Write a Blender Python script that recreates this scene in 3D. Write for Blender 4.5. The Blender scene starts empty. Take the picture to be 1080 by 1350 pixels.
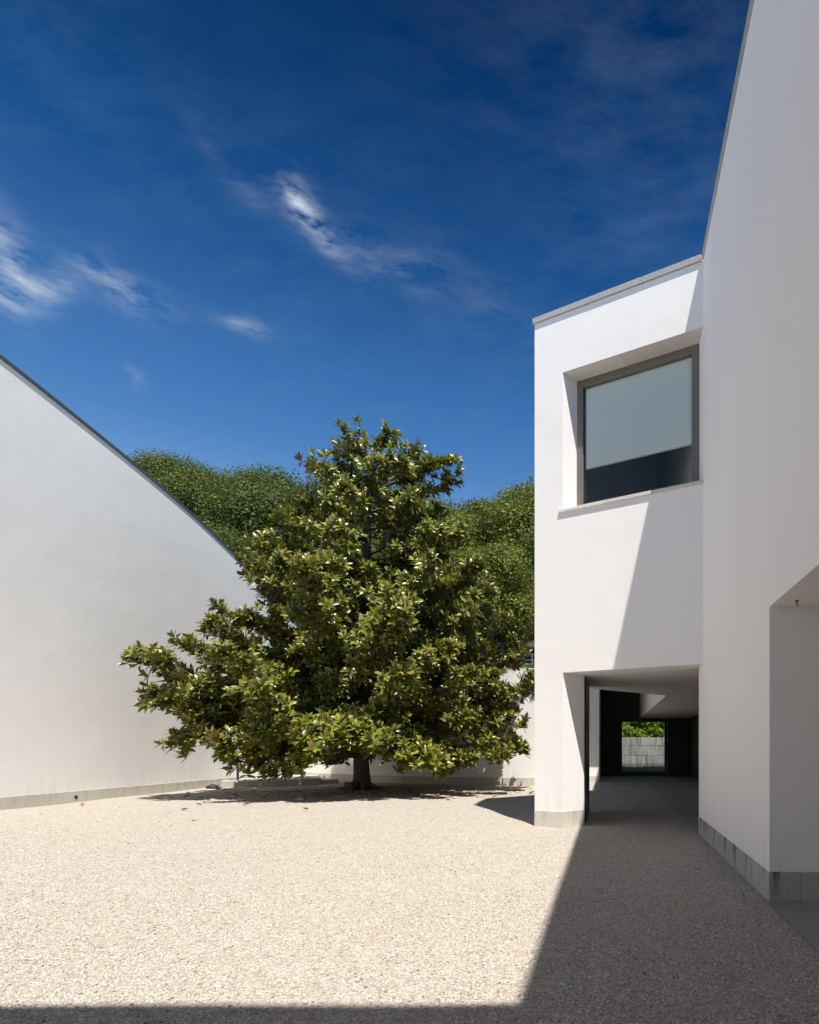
import bpy, bmesh, math, random
import numpy as np
from mathutils import Vector, Matrix

random.seed(7)
rng = np.random.default_rng(11)
scene = bpy.context.scene
COL = scene.collection

# ------------------------------------------------------------------ camera, sky, sun, exposure
EYE = 1.6
cam_d = bpy.data.cameras.new('camera')
cam = bpy.data.objects.new('camera', cam_d)
COL.objects.link(cam)
cam.location = (0, 0, EYE)
cam.rotation_euler = (math.radians(90), 0, 0)
cam_d.sensor_fit = 'HORIZONTAL'
cam_d.sensor_width = 36.0
cam_d.lens = 765.0 / 1080.0 * 36.0
cam_d.shift_x = (540 - 802) / 1080.0
cam_d.shift_y = (983 - 675) / 1080.0
cam_d.clip_start = 0.05
cam_d.clip_end = 3000
scene.camera = cam

SUN = Vector((0.216, -0.413, 1.0)).normalized()      # towards the sun
sun_el = math.asin(SUN.z)
sun_az = math.atan2(SUN.x, SUN.y)                    # from +Y towards +X

sun_d = bpy.data.lights.new('sun', 'SUN')
sun_d.energy = 5.0
sun_d.angle = math.radians(0.53)
sun_d.color = (1.0, 0.95, 0.88)
sun = bpy.data.objects.new('sun', sun_d)
COL.objects.link(sun)
sun.location = (20, -30, 60)
sun.rotation_euler = (-SUN).to_track_quat('-Z', 'Y').to_euler()

world = bpy.data.worlds.new('World')
scene.world = world
world.use_nodes = True

scene.view_settings.view_transform = 'Standard'
scene.view_settings.look = 'None'
scene.view_settings.gamma = 1.0
scene.view_settings.use_curve_mapping = False
scene.view_settings.exposure = 0.5
scene.cycles.max_bounces = 10
scene.cycles.diffuse_bounces = 7
scene.cycles.transparent_max_bounces = 12
scene.cycles.caustics_reflective = False
scene.cycles.caustics_refractive = False


class NT:
    """tiny node-tree helper"""
    def __init__(self, nt):
        self.nt = nt
        nt.nodes.clear()

    def n(self, kind, ins=None, **props):
        nd = self.nt.nodes.new(kind)
        for k, v in props.items():
            setattr(nd, k, v)
        for k, v in (ins or {}).items():
            s = nd.inputs[k]
            if isinstance(v, bpy.types.NodeSocket):
                self.nt.links.new(v, s)
            elif isinstance(v, bpy.types.Node):
                self.nt.links.new(v.outputs[0], s)
            else:
                s.default_value = v
        return nd

    def math(self, op, a, b=None, clamp=False):
        ins = {0: a}
        if b is not None:
            ins[1] = b
        return self.n('ShaderNodeMath', ins, operation=op, use_clamp=clamp).outputs[0]

    def mix(self, fac, a, b, mode='MIX'):
        nd = self.n('ShaderNodeMix', None, data_type='RGBA', blend_type=mode)
        for idx, v in ((0, fac), (6, a), (7, b)):
            s = nd.inputs[idx]
            if isinstance(v, bpy.types.NodeSocket):
                self.nt.links.new(v, s)
            else:
                s.default_value = v if idx == 0 or len(v) == 4 else (*v, 1)
        return nd.outputs[2]

    def ramp(self, fac, stops):
        nd = self.n('ShaderNodeValToRGB', {0: fac})
        cr = nd.color_ramp
        while len(cr.elements) < len(stops):
            cr.elements.new(0.5)
        for e, (p, c) in zip(cr.elements, stops):
            e.position = p
            e.color = (c, c, c, 1) if not isinstance(c, tuple) else (*c, 1)
        return nd.outputs[0]

    def noise(self, vec, scale, detail=4, rough=0.55, dist=0.0):
        return self.n('ShaderNodeTexNoise', {'Vector': vec, 'Scale': scale, 'Detail': detail,
                                             'Roughness': rough, 'Distortion': dist}).outputs[0]


def px_dir(u, v):
    return Vector((u - 802, 765, 983 - v)).normalized()


def build_world():
    t = NT(world.node_tree)
    sky = t.n('ShaderNodeTexSky', None, sky_type='NISHITA', sun_disc=False)
    sky.sun_elevation = sun_el
    sky.sun_rotation = sun_az
    sky.altitude = 100
    sky.air_density = 1.0
    sky.dust_density = 0.25
    sky.ozone_density = 3.0
    # polarised, saturated blue (uniform grade of the whole sky)
    hsv = t.n('ShaderNodeHueSaturation', {'Hue': 0.5, 'Saturation': 1.1, 'Value': 1.0, 'Color': sky.outputs[0]})
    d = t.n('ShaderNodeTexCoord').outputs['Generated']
    # polarising filter deepens the high sky all round; horizon band kept bright for fill
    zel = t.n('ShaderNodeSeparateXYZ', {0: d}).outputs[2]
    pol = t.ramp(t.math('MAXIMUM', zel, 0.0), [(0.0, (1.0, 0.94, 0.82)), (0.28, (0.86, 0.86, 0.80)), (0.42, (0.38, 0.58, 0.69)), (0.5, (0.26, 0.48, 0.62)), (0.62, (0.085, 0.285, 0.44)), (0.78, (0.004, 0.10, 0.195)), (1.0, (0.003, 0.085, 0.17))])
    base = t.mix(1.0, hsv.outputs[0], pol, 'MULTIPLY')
    # flat cloud layer: project the view direction on a plane overhead
    sep = t.n('ShaderNodeSeparateXYZ', {0: d})
    den = t.math('ADD', t.math('MAXIMUM', sep.outputs[2], 0.0), 0.25)
    cx = t.math('DIVIDE', sep.outputs[0], den)
    cy = t.math('DIVIDE', sep.outputs[1], den)
    pl = t.n('ShaderNodeCombineXYZ', {0: cx, 1: cy, 2: 0.0}).outputs[0]
    rot = t.n('ShaderNodeMapping', {'Vector': pl, 'Rotation': (0, 0, math.radians(-38)), 'Scale': (1.0, 2.1, 1)}).outputs[0]
    warp = t.n('ShaderNodeTexNoise', {'Vector': rot, 'Scale': 1.8, 'Detail': 3}).outputs[1]
    wv = t.n('ShaderNodeVectorMath', {0: warp, 1: (0.5, 0.5, 0.5)}, operation='SUBTRACT').outputs[0]
    wv2 = t.n('ShaderNodeVectorMath', {0: wv, 'Scale': 0.16}, operation='SCALE').outputs[0]
    rw = t.n('ShaderNodeVectorMath', {0: rot, 1: wv2}, operation='ADD').outputs[0]
    fine = t.noise(rw, 9.0, 6, 0.66)
    broad = t.noise(pl, 1.25, 3, 0.5)
    m1 = t.n('ShaderNodeMapRange', {0: fine, 1: 0.42, 2: 0.88, 3: 0.0, 4: 1.0}).outputs[0]
    m2 = t.n('ShaderNodeMapRange', {0: broad, 1: 0.40, 2: 0.70, 3: 0.06, 4: 1.0}).outputs[0]
    veil = t.math('MULTIPLY', t.math('MULTIPLY', m1, m2), 0.20)
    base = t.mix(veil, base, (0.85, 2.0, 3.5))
    total = t.math('MULTIPLY', veil, 0.0)

    # shared fine structure for the cirrus tufts
    wn1 = t.n('ShaderNodeTexNoise', {'Vector': d, 'Scale': 9.0, 'Detail': 3, 'Roughness': 0.6}).outputs[1]
    wn1 = t.n('ShaderNodeVectorMath', {0: wn1, 1: (0.5, 0.5, 0.5)}, operation='SUBTRACT').outputs[0]
    fib = t.n('ShaderNodeMapping', {'Vector': t.n('ShaderNodeVectorMath', {0: d, 1: t.n('ShaderNodeVectorMath', {0: wn1, 'Scale': 0.022}, operation='SCALE').outputs[0]}, operation='ADD').outputs[0],
                                    'Rotation': (0, math.radians(42), 0), 'Scale': (11.0, 16.0, 46.0)}).outputs[0]
    fibre = t.n('ShaderNodeMapRange', {0: t.noise(fib, 1.0, 4, 0.62), 1: 0.38, 2: 0.70, 3: 0.0, 4: 1.0}).outputs[0]

    def wisp(u, v, du, dv, su, sv, amp, warp_amt, curl=2.2):
        """a feathered cirrus tuft around one direction of the sky"""
        nonlocal total
        c = px_dir(u, v)
        a = (px_dir(u + du * 20, v + dv * 20) - c)
        a = (a - a.dot(c) * c).normalized()
        b = c.cross(a).normalized()
        dv_ = t.n('ShaderNodeVectorMath', {0: d, 1: tuple(c)}, operation='SUBTRACT').outputs[0]
        wn = t.n('ShaderNodeVectorMath', {0: wn1, 'Scale': su * warp_amt}, operation='SCALE').outputs[0]
        q = t.n('ShaderNodeVectorMath', {0: dv_, 1: wn}, operation='ADD').outputs[0]
        pa = t.n('ShaderNodeVectorMath', {0: q, 1: tuple(a)}, operation='DOT_PRODUCT').outputs[1]
        pb = t.n('ShaderNodeVectorMath', {0: q, 1: tuple(b)}, operation='DOT_PRODUCT').outputs[1]
        pb = t.math('ADD', pb, t.math('MULTIPLY', t.math('MULTIPLY', pa, pa), curl))
        ea = t.math('POWER', t.math('ABSOLUTE', t.math('DIVIDE', pa, su)), 2.0)
        eb = t.math('POWER', t.math('ABSOLUTE', t.math('DIVIDE', pb, sv)), 1.6)
        g = t.math('EXPONENT', t.math('MULTIPLY', t.math('ADD', ea, eb), -1.0))
        total = t.math('ADD', total, t.math('MULTIPLY', t.math('MULTIPLY', g, fibre), amp))

    wisp(404, 284, 0.62, 0.78, 0.034, 0.011, 1.25, 0.9)
    wisp(395, 262, 0.2, 0.97, 0.018, 0.012, 0.6, 0.9)
    wisp(470, 335, 0.88, 0.47, 0.09, 0.016, 0.20, 0.6)
    wisp(315, 240, 0.7, 0.7, 0.05, 0.012, 0.12, 0.6)
    wisp(6, 330, 0.30, 0.95, 0.042, 0.015, 1.0, 0.8, -2.0)
    wisp(30, 383, 0.98, -0.15, 0.050, 0.013, 0.8, 0.7)
    wisp(165, 382, 0.90, 0.45, 0.036, 0.013, 0.85, 0.9)
    wisp(320, 430, 0.9, 0.3, 0.030, 0.009, 0.36, 0.9)
    wisp(178, 497, 0.5, 0.8, 0.011, 0.008, 0.42, 0.9)
    wisp(820, 50, 0.9, -0.3, 0.22, 0.10, 0.035, 0.3, 0.4)
    wisp(860, 300, 0.85, -0.5, 0.14, 0.08, 0.04, 0.3, 0.4)
    wisp(600, 385, 0.9, 0.4, 0.15, 0.04, 0.07, 0.4, 0.4)
    fac = t.math('MINIMUM', total, 0.92)
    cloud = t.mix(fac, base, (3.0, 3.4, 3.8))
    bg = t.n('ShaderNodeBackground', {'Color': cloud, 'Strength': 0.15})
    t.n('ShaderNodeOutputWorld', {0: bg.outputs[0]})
    world.cycles.sampling_method = 'MANUAL'
    world.cycles.sample_map_resolution = 256


build_world()


# ------------------------------------------------------------------ materials
def material(name):
    m = bpy.data.materials.new(name)
    m.use_nodes = True
    return m, NT(m.node_tree)


def finish(t, bsdf, disp=None):
    t.n('ShaderNodeOutputMaterial', {0: bsdf.outputs[0]})


def wpos(t):
    return t.n('ShaderNodeNewGeometry').outputs['Position']


def mat_plaster():
    m, t = material('white_plaster')
    p = wpos(t)
    big = t.noise(p, 0.35, 5, 0.6)
    st = t.n('ShaderNodeMapping', {'Vector': p, 'Scale': (3.2, 3.2, 0.12)}).outputs[0]
    streak = t.noise(st, 1.0, 5, 0.6)
    fine = t.noise(p, 38, 4, 0.6)
    mid = t.noise(p, 3.0, 4, 0.6)
    c = t.mix(t.ramp(big, [(0.35, 0.0), (0.7, 1.0)]), (0.875, 0.86, 0.84), (0.855, 0.84, 0.82))
    c = t.mix(t.math('MULTIPLY', t.ramp(streak, [(0.5, 0.0), (0.8, 1.0)]), 0.16), c, (0.72, 0.71, 0.70))
    c = t.mix(t.math('MULTIPLY', t.ramp(fine, [(0.45, 0.0), (0.75, 1.0)]), 0.08), c, (0.68, 0.67, 0.66))
    # rain-splash grime: a low band above the plinth with a ragged upper edge
    z = t.n('ShaderNodeSeparateXYZ', {0: p}).outputs[2]
    band = t.n('ShaderNodeMapRange', {0: z, 1: 0.3, 2: 1.15, 3: 1.0, 4: 0.0}).outputs[0]
    g = t.math('MULTIPLY', band, t.ramp(t.noise(st, 2.4, 5, 0.65), [(0.45, 0.0), (0.72, 1.0)]))
    c = t.mix(t.math('MULTIPLY', g, 0.24), c, (0.52, 0.50, 0.46))
    bump_h = t.math('ADD', t.math('MULTIPLY', fine, 0.35), t.math('MULTIPLY', t.noise(p, 1.1, 3, 0.5), 5.0))
    bmp = t.n('ShaderNodeBump', {'Height': bump_h, 'Strength': 0.25, 'Distance': 0.010})
    b = t.n('ShaderNodeBsdfPrincipled', {'Base Color': c, 'Roughness': 0.85, 'Normal': bmp.outputs[0]})
    b.inputs['Specular IOR Level'].default_value = 0.2
    finish(t, b)
    return m


def mat_granite(name, light, dark, stain=0.6):
    m, t = material(name)
    p = wpos(t)
    oi = t.n('ShaderNodeObjectInfo').outputs['Random']
    sp = t.n('ShaderNodeTexVoronoi', {'Vector': p, 'Scale': 160.0}).outputs[1]
    spv = t.n('ShaderNodeSeparateColor', {0: sp}).outputs[0]
    n1 = t.noise(p, 60, 5, 0.7)
    c = t.mix(t.ramp(spv, [(0.25, 0.0), (0.85, 1.0)]), light, dark)
    c = t.mix(t.math('MULTIPLY', t.ramp(n1, [(0.4, 0.0), (0.7, 1.0)]), 0.5), c, tuple(0.75 * x for x in dark))
    hs = t.n('ShaderNodeHueSaturation', {'Saturation': 1.0, 'Value': t.math('ADD', t.math('MULTIPLY', oi, 0.22), 0.89), 'Color': c}).outputs[0]
    st = t.n('ShaderNodeMapping', {'Vector': p, 'Scale': (6.5, 6.5, 0.7)}).outputs[0]
    s1 = t.ramp(t.noise(st, 1.0, 5, 0.65), [(0.49, 0.0), (0.60, 1.0)])
    z = t.n('ShaderNodeSeparateXYZ', {0: p}).outputs[2]
    s2 = t.n('ShaderNodeMapRange', {0: z, 1: 0.02, 2: 0.30, 3: 0.25, 4: 1.0}).outputs[0]
    hs = t.mix(t.math('MULTIPLY', t.math('MULTIPLY', s1, s2), stain), hs, (0.085, 0.075, 0.035))
    bmp = t.n('ShaderNodeBump', {'Height': n1, 'Strength': 0.4, 'Distance': 0.004})
    b = t.n('ShaderNodeBsdfPrincipled', {'Base Color': hs, 'Roughness': 0.75, 'Normal': bmp.outputs[0]})
    finish(t, b)
    return m


def mat_gravel():
    m, t = material('pale_gravel')
    p = wpos(t)
    v1 = t.n('ShaderNodeTexVoronoi', {'Vector': p, 'Scale': 62.0, 'Randomness': 1.0})
    v2 = t.n('ShaderNodeTexVoronoi', {'Vector': p, 'Scale': 115.0, 'Randomness': 1.0})
    r1 = t.n('ShaderNodeSeparateColor', {0: v1.outputs[1]}).outputs[0]
    r2 = t.n('ShaderNodeSeparateColor', {0: v2.outputs[1]}).outputs[1]
    c = t.ramp(r1, [(0.0, (0.27, 0.23, 0.18)), (0.10, (0.37, 0.32, 0.265)), (0.35, (0.44, 0.39, 0.325)), (0.7, (0.53, 0.485, 0.425)), (1.0, (0.68, 0.65, 0.60))])
    c = t.mix(t.math('MULTIPLY', r2, 0.40), c, (0.48, 0.425, 0.355))
    big = t.noise(p, 0.55, 5, 0.6)
    c = t.mix(t.math('MULTIPLY', t.ramp(big, [(0.42, 0.0), (0.72, 1.0)]), 0.35), c, (0.54, 0.475, 0.39))
    patch = t.noise(p, 4.5, 5, 0.65)
    c = t.mix(t.math('MULTIPLY', t.ramp(patch, [(0.48, 0.0), (0.74, 1.0)]), 0.55), c, (0.40, 0.345, 0.28))
    h1 = t.math('SUBTRACT', 1.0, v1.outputs[0])
    h2 = t.math('MULTIPLY', t.math('SUBTRACT', 1.0, v2.outputs[0]), 0.5)
    h = t.math('ADD', t.math('ADD', h1, h2), t.math('MULTIPLY', r1, 0.8))
    b1 = t.n('ShaderNodeBump', {'Height': h, 'Strength': 0.85, 'Distance': 0.010})
    b2 = t.n('ShaderNodeBump', {'Height': t.noise(p, 5.5, 6, 0.7), 'Strength': 0.55, 'Distance': 0.05, 'Normal': b1.outputs[0]})
    b = t.n('ShaderNodeBsdfPrincipled', {'Base Color': c, 'Roughness': 0.95, 'Normal': b2.outputs[0]})
    b.inputs['Specular IOR Level'].default_value = 0.15
    finish(t, b)
    return m


def mat_island(name, stops, rough=0.9, spec=0.2):
    m, t = material(name)
    r = t.n('ShaderNodeNewGeometry').outputs['Random Per Island']
    c = t.ramp(r, stops)
    b = t.n('ShaderNodeBsdfPrincipled', {'Base Color': c, 'Roughness': rough})
    b.inputs['Specular IOR Level'].default_value = spec
    finish(t, b)
    return m


def mat_paving():
    m, t = material('grey_stone_paving')
    p = wpos(t)
    oi = t.n('ShaderNodeObjectInfo').outputs['Random']
    n1 = t.noise(p, 2.2, 5, 0.6)
    n2 = t.noise(p, 90, 4, 0.7)
    c = t.mix(n1, (0.40, 0.385, 0.345), (0.33, 0.315, 0.285))
    c = t.mix(t.math('MULTIPLY', n2, 0.35), c, (0.21, 0.205, 0.195))
    c = t.n('ShaderNodeHueSaturation', {'Value': t.math('ADD', t.math('MULTIPLY', oi, 0.25), 0.88), 'Color': c}).outputs[0]
    bmp = t.n('ShaderNodeBump', {'Height': n2, 'Strength': 0.25, 'Distance': 0.002})
    b = t.n('ShaderNodeBsdfPrincipled', {'Base Color': c, 'Roughness': 0.85, 'Normal': bmp.outputs[0]})
    b.inputs['Specular IOR Level'].default_value = 0.2
    finish(t, b)
    return m


def mat_plain(name, col, rough=0.6, metal=0.0, var=0.15, scale=8.0):
    m, t = material(name)
    p = wpos(t)
    n = t.noise(p, scale, 5, 0.65)
    c = t.mix(n, tuple(x * (1 - var) for x in col), tuple(min(1, x * (1 + var)) for x in col))
    bmp = t.n('ShaderNodeBump', {'Height': n, 'Strength': 0.15, 'Distance': 0.003})
    b = t.n('ShaderNodeBsdfPrincipled', {'Base Color': c, 'Roughness': rough, 'Metallic': metal, 'Normal': bmp.outputs[0]})
    finish(t, b)
    return m


def mat_leaf(name, stops, under, rough=0.36, trans=0.18, objvar=0.0, spec=0.5, trcol=(0.22, 0.30, 0.03)):
    m, t = material(name)
    g = t.n('ShaderNodeNewGeometry')
    c = t.ramp(g.outputs['Random Per Island'], stops)
    if objvar:
        oi = t.n('ShaderNodeObjectInfo').outputs['Random']
        c = t.n('ShaderNodeHueSaturation', {'Hue': t.math('ADD', t.math('MULTIPLY', oi, -0.035), 0.515),
                                            'Saturation': t.math('ADD', t.math('MULTIPLY', oi, 0.15), 0.9),
                                            'Value': t.math('ADD', t.math('MULTIPLY', oi, objvar), 1 - objvar * 0.5), 'Color': c}).outputs[0]
    if objvar:
        pn = t.noise(g.outputs['Position'], 0.55, 3, 0.6)
        c = t.mix(t.ramp(pn, [(0.35, 0.0), (0.65, 1.0)]), c, t.mix(1.0, c, (1.40, 1.32, 1.1), 'MULTIPLY'))
    if under:
        c = t.mix(g.outputs['Backfacing'], c, under)
    b = t.n('ShaderNodeBsdfPrincipled', {'Base Color': c, 'Roughness': rough})
    b.inputs['Specular IOR Level'].default_value = spec
    tr = t.n('ShaderNodeBsdfTranslucent', {'Color': (*trcol, 1)})
    mx = t.n('ShaderNodeMixShader', {0: trans, 1: b.outputs[0], 2: tr.outputs[0]})
    finish(t, mx)
    return m


def mat_bark():
    m, t = material('grey_brown_bark')
    p = wpos(t)
    s = t.n('ShaderNodeMapping', {'Vector': p, 'Scale': (9, 9, 3)}).outputs[0]
    n = t.noise(s, 2.0, 6, 0.7)
    c = t.mix(n, (0.045, 0.036, 0.028), (0.14, 0.115, 0.09))
    bmp = t.n('ShaderNodeBump', {'Height': n, 'Strength': 0.7, 'Distance': 0.02})
    b = t.n('ShaderNodeBsdfPrincipled', {'Base Color': c, 'Roughness': 0.9, 'Normal': bmp.outputs[0]})
    finish(t, b)
    return m


def mat_glass(name, tint=(0.972, 0.995, 0.985)):
    m, t = material(name)
    fr = t.n('ShaderNodeFresnel', {'IOR': 1.22}).outputs[0]
    tr = t.n('ShaderNodeBsdfTransparent', {'Color': (*tint, 1)})
    gl = t.n('ShaderNodeBsdfGlossy', {'Color': (0.95, 1, 1, 1), 'Roughness': 0.0})
    mx = t.n('ShaderNodeMixShader', {0: fr, 1: tr.outputs[0], 2: gl.outputs[0]})
    finish(t, mx)
    return m


def mat_blocks():
    m, t = material('weathered_granite_blocks')
    p = wpos(t)
    oi = t.n('ShaderNodeObjectInfo').outputs['Random']
    n1 = t.noise(p, 2.5, 6, 0.7)
    st = t.n('ShaderNodeMapping', {'Vector': p, 'Scale': (4, 4, 0.5)}).outputs[0]
    s = t.ramp(t.noise(st, 1.2, 5, 0.7), [(0.45, 0.0), (0.65, 1.0)])
    c = t.mix(n1, (0.42, 0.41, 0.40), (0.28, 0.275, 0.27))
    c = t.mix(t.math('MULTIPLY', s, 0.7), c, (0.10, 0.10, 0.085))
    c = t.n('ShaderNodeHueSaturation', {'Value': t.math('ADD', t.math('MULTIPLY', oi, 0.3), 0.85), 'Color': c}).outputs[0]
    bmp = t.n('ShaderNodeBump', {'Height': t.noise(p, 12, 6, 0.7), 'Strength': 0.6, 'Distance': 0.03})
    b = t.n('ShaderNodeBsdfPrincipled', {'Base Color': c, 'Roughness': 0.9, 'Normal': bmp.outputs[0]})
    finish(t, b)
    return m


M = {
    'plaster': mat_plaster(),
    'granite': mat_granite('pale_granite', (0.56, 0.55, 0.51), (0.36, 0.35, 0.33), 0.9),
    'granite_light': mat_granite('warm_granite', (0.66, 0.63, 0.56), (0.50, 0.475, 0.42), 0.2),
    'granite_cap': mat_granite('weathered_granite_cap', (0.50, 0.50, 0.49), (0.27, 0.27, 0.27), 0.0),
    'gravel': mat_gravel(),
    'stones': mat_island('loose_gravel', [(0.0, (0.14, 0.12, 0.10)), (0.05, (0.34, 0.29, 0.235)), (0.4, (0.50, 0.445, 0.38)), (0.75, (0.62, 0.575, 0.515)), (1.0, (0.82, 0.79, 0.75))], 0.95, 0.15),
    'paving': mat_paving(),
    'zinc': mat_plain('dark_zinc_flashing', (0.10, 0.108, 0.115), 0.5, 0.35, 0.25, 3),
    'frame': mat_plain('weathered_grey_frame', (0.17, 0.155, 0.14), 0.55, 0.15, 0.3, 14),
    'sill': mat_granite('pale_marble_sill', (0.74, 0.72, 0.68), (0.62, 0.60, 0.56), 0.0),
    'soffit': mat_granite('pale_stone_lining', (0.80, 0.78, 0.74), (0.74, 0.72, 0.68), 0.0),
    'blind': mat_plain('pale_roller_blind', (0.88, 0.90, 0.88), 0.9, 0, 0.02, 30),
    'glass': mat_glass('window_glass'),
    'dark': mat_plain('near_black', (0.016, 0.0145, 0.0145), 0.6, 0, 0.25, 3),
    'dark_metal': mat_plain('dark_painted_metal', (0.035, 0.037, 0.04), 0.45, 0.3, 0.2, 10),
    'steel': mat_plain('grey_steel', (0.32, 0.33, 0.34), 0.4, 0.6, 0.15, 10),
    'green': mat_plain('green_plastic', (0.02, 0.30, 0.13), 0.4, 0, 0.1, 6),
    'bark': mat_bark(),
    'leaf': mat_leaf('glossy_magnolia_leaf', [(0.0, (0.060, 0.085, 0.015)), (0.3, (0.125, 0.150, 0.020)), (0.65, (0.21, 0.225, 0.028)), (0.93, (0.31, 0.30, 0.045)), (1.0, (0.42, 0.28, 0.05))], (0.14, 0.105, 0.045), 0.33, 0.14),
    'young': mat_leaf('young_magnolia_leaf', [(0.0, (0.12, 0.16, 0.03)), (0.5, (0.20, 0.19, 0.04)), (1.0, (0.27, 0.13, 0.06))], (0.25, 0.13, 0.06), 0.4, 0.2),
    'dry_leaf': mat_leaf('dry_leaf', [(0.0, (0.16, 0.07, 0.03)), (0.6, (0.28, 0.14, 0.06)), (1.0, (0.36, 0.24, 0.13))], None, 0.6, 0.05),
    'hill_leaf': mat_leaf('woodland_leaf', [(0.0, (0.030, 0.045, 0.012)), (0.45, (0.080, 0.105, 0.022)), (0.85, (0.122, 0.150, 0.030)), (1.0, (0.19, 0.20, 0.045))], None, 0.6, 0.22, 0.75, 0.25, (0.10, 0.17, 0.02)),
    'bright_leaf': mat_leaf('bright_shrub_leaf', [(0.0, (0.06, 0.12, 0.012)), (0.5, (0.12, 0.20, 0.015)), (1.0, (0.24, 0.30, 0.03))], None, 0.5, 0.3, 0.0, 0.3, (0.30, 0.42, 0.03)),
    'blocks': mat_blocks(),
    'earth': mat_plain('leaf_litter_soil', (0.045, 0.05, 0.022), 0.95, 0, 0.4, 1.5),
}


# ------------------------------------------------------------------ mesh helpers
def tag(o, label=None, cat=None, group=None, kind=None):
    if label: o['label'] = label
    if cat: o['category'] = cat
    if group: o['group'] = group
    if kind: o['kind'] = kind
    return o


def link(name, me, mat, parent=None):
    o = bpy.data.objects.new(name, me)
    COL.objects.link(o)
    if mat is not None:
        for mm in (mat if isinstance(mat, (list, tuple)) else [mat]):
            me.materials.append(M[mm])
    if parent is not None:
        o.parent = parent
        o.matrix_parent_inverse = Matrix.Translation(-parent.location)
    return o


def empty(name, loc):
    o = bpy.data.objects.new(name, None)
    COL.objects.link(o)
    o.location = loc
    o.empty_display_size = 0.3
    return o


def mesh_np(name, verts, tris=None, quads=None, matidx=None, smooth=False):
    me = bpy.data.meshes.new(name)
    verts = np.asarray(verts, dtype=np.float32)
    loops, starts, totals, pos = [], [], [], 0
    for arr, k in ((tris, 3), (quads, 4)):
        if arr is None or len(arr) == 0:
            continue
        arr = np.asarray(arr, dtype=np.int32)
        loops.append(arr.reshape(-1))
        starts.append(pos + np.arange(len(arr), dtype=np.int32) * k)
        totals.append(np.full(len(arr), k, dtype=np.int32))
        pos += arr.size
    loops = np.concatenate(loops); starts = np.concatenate(starts); totals = np.concatenate(totals)
    me.vertices.add(len(verts)); me.vertices.foreach_set('co', verts.reshape(-1))
    me.loops.add(len(loops)); me.loops.foreach_set('vertex_index', loops)
    me.polygons.add(len(starts)); me.polygons.foreach_set('loop_start', starts)
    me.polygons.foreach_set('loop_total', totals)
    if matidx is not None:
        me.polygons.foreach_set('material_index', np.asarray(matidx, dtype=np.int32))
    if smooth:
        me.polygons.foreach_set('use_smooth', np.ones(len(starts), dtype=bool))
    me.update(calc_edges=True)
    me.validate()
    return me


class MB:
    """collects polygons into one mesh"""
    def __init__(self):
        self.v, self.f = [], []

    def poly(self, pts):
        b = len(self.v)
        self.v += [tuple(p) for p in pts]
        self.f.append(list(range(b, b + len(pts))))
        return self

    def box(self, x0, x1, y0, y1, z0, z1):
        b = len(self.v)
        self.v += [(x0, y0, z0), (x1, y0, z0), (x1, y1, z0), (x0, y1, z0), (x0, y0, z1), (x1, y0, z1), (x1, y1, z1), (x0, y1, z1)]
        for q in ((0, 3, 2, 1), (4, 5, 6, 7), (0, 1, 5, 4), (1, 2, 6, 5), (2, 3, 7, 6), (3, 0, 4, 7)):
            self.f.append([b + i for i in q])
        return self

    def hexa(self, bot, top):
        """a prism between two loops of points"""
        b = len(self.v); n = len(bot)
        self.v += [tuple(p) for p in bot] + [tuple(p) for p in top]
        self.f.append([b + i for i in reversed(range(n))])
        self.f.append([b + n + i for i in range(n)])
        for i in range(n):
            j = (i + 1) % n
            self.f.append([b + i, b + j, b + n + j, b + n + i])
        return self

    def prism(self, poly, z0, z1):
        return self.hexa([(x, y, z0) for x, y in poly], [(x, y, z1) for x, y in poly])

    def tube(self, pts, radii, n=6):
        b0 = len(self.v)
        pts = [Vector(p) for p in pts]
        for i, p in enumerate(pts):
            d = (pts[min(i + 1, len(pts) - 1)] - pts[max(i - 1, 0)]).normalized()
            a = d.cross(Vector((0.31, 0.87, 0.17))).normalized()
            c = d.cross(a)
            for k in range(n):
                an = 2 * math.pi * k / n
                self.v.append(tuple(p + (a * math.cos(an) + c * math.sin(an)) * radii[i]))
        for i in range(len(pts) - 1):
            for k in range(n):
                k2 = (k + 1) % n
                self.f.append([b0 + i * n + k, b0 + i * n + k2, b0 + (i + 1) * n + k2, b0 + (i + 1) * n + k])
        self.f.append([b0 + k for k in reversed(range(n))])
        self.f.append([b0 + (len(pts) - 1) * n + k for k in range(n)])
        return self

    def build(self, name, mat, parent=None, bevel=0.0, smooth=False, fix=True):
        me = bpy.data.meshes.new(name)
        me.from_pydata(self.v, [], self.f)
        if fix or bevel:
            bm = bmesh.new(); bm.from_mesh(me)
            if fix:
                bmesh.ops.recalc_face_normals(bm, faces=bm.faces)
            if bevel:
                bmesh.ops.bevel(bm, geom=list(bm.edges), offset=bevel, segments=1, affect='EDGES', profile=0.5)
            bm.to_mesh(me); bm.free()
        if smooth:
            me.polygons.foreach_set('use_smooth', [True] * len(me.polygons))
        me.update()
        return link(name, me, mat, parent)


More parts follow.
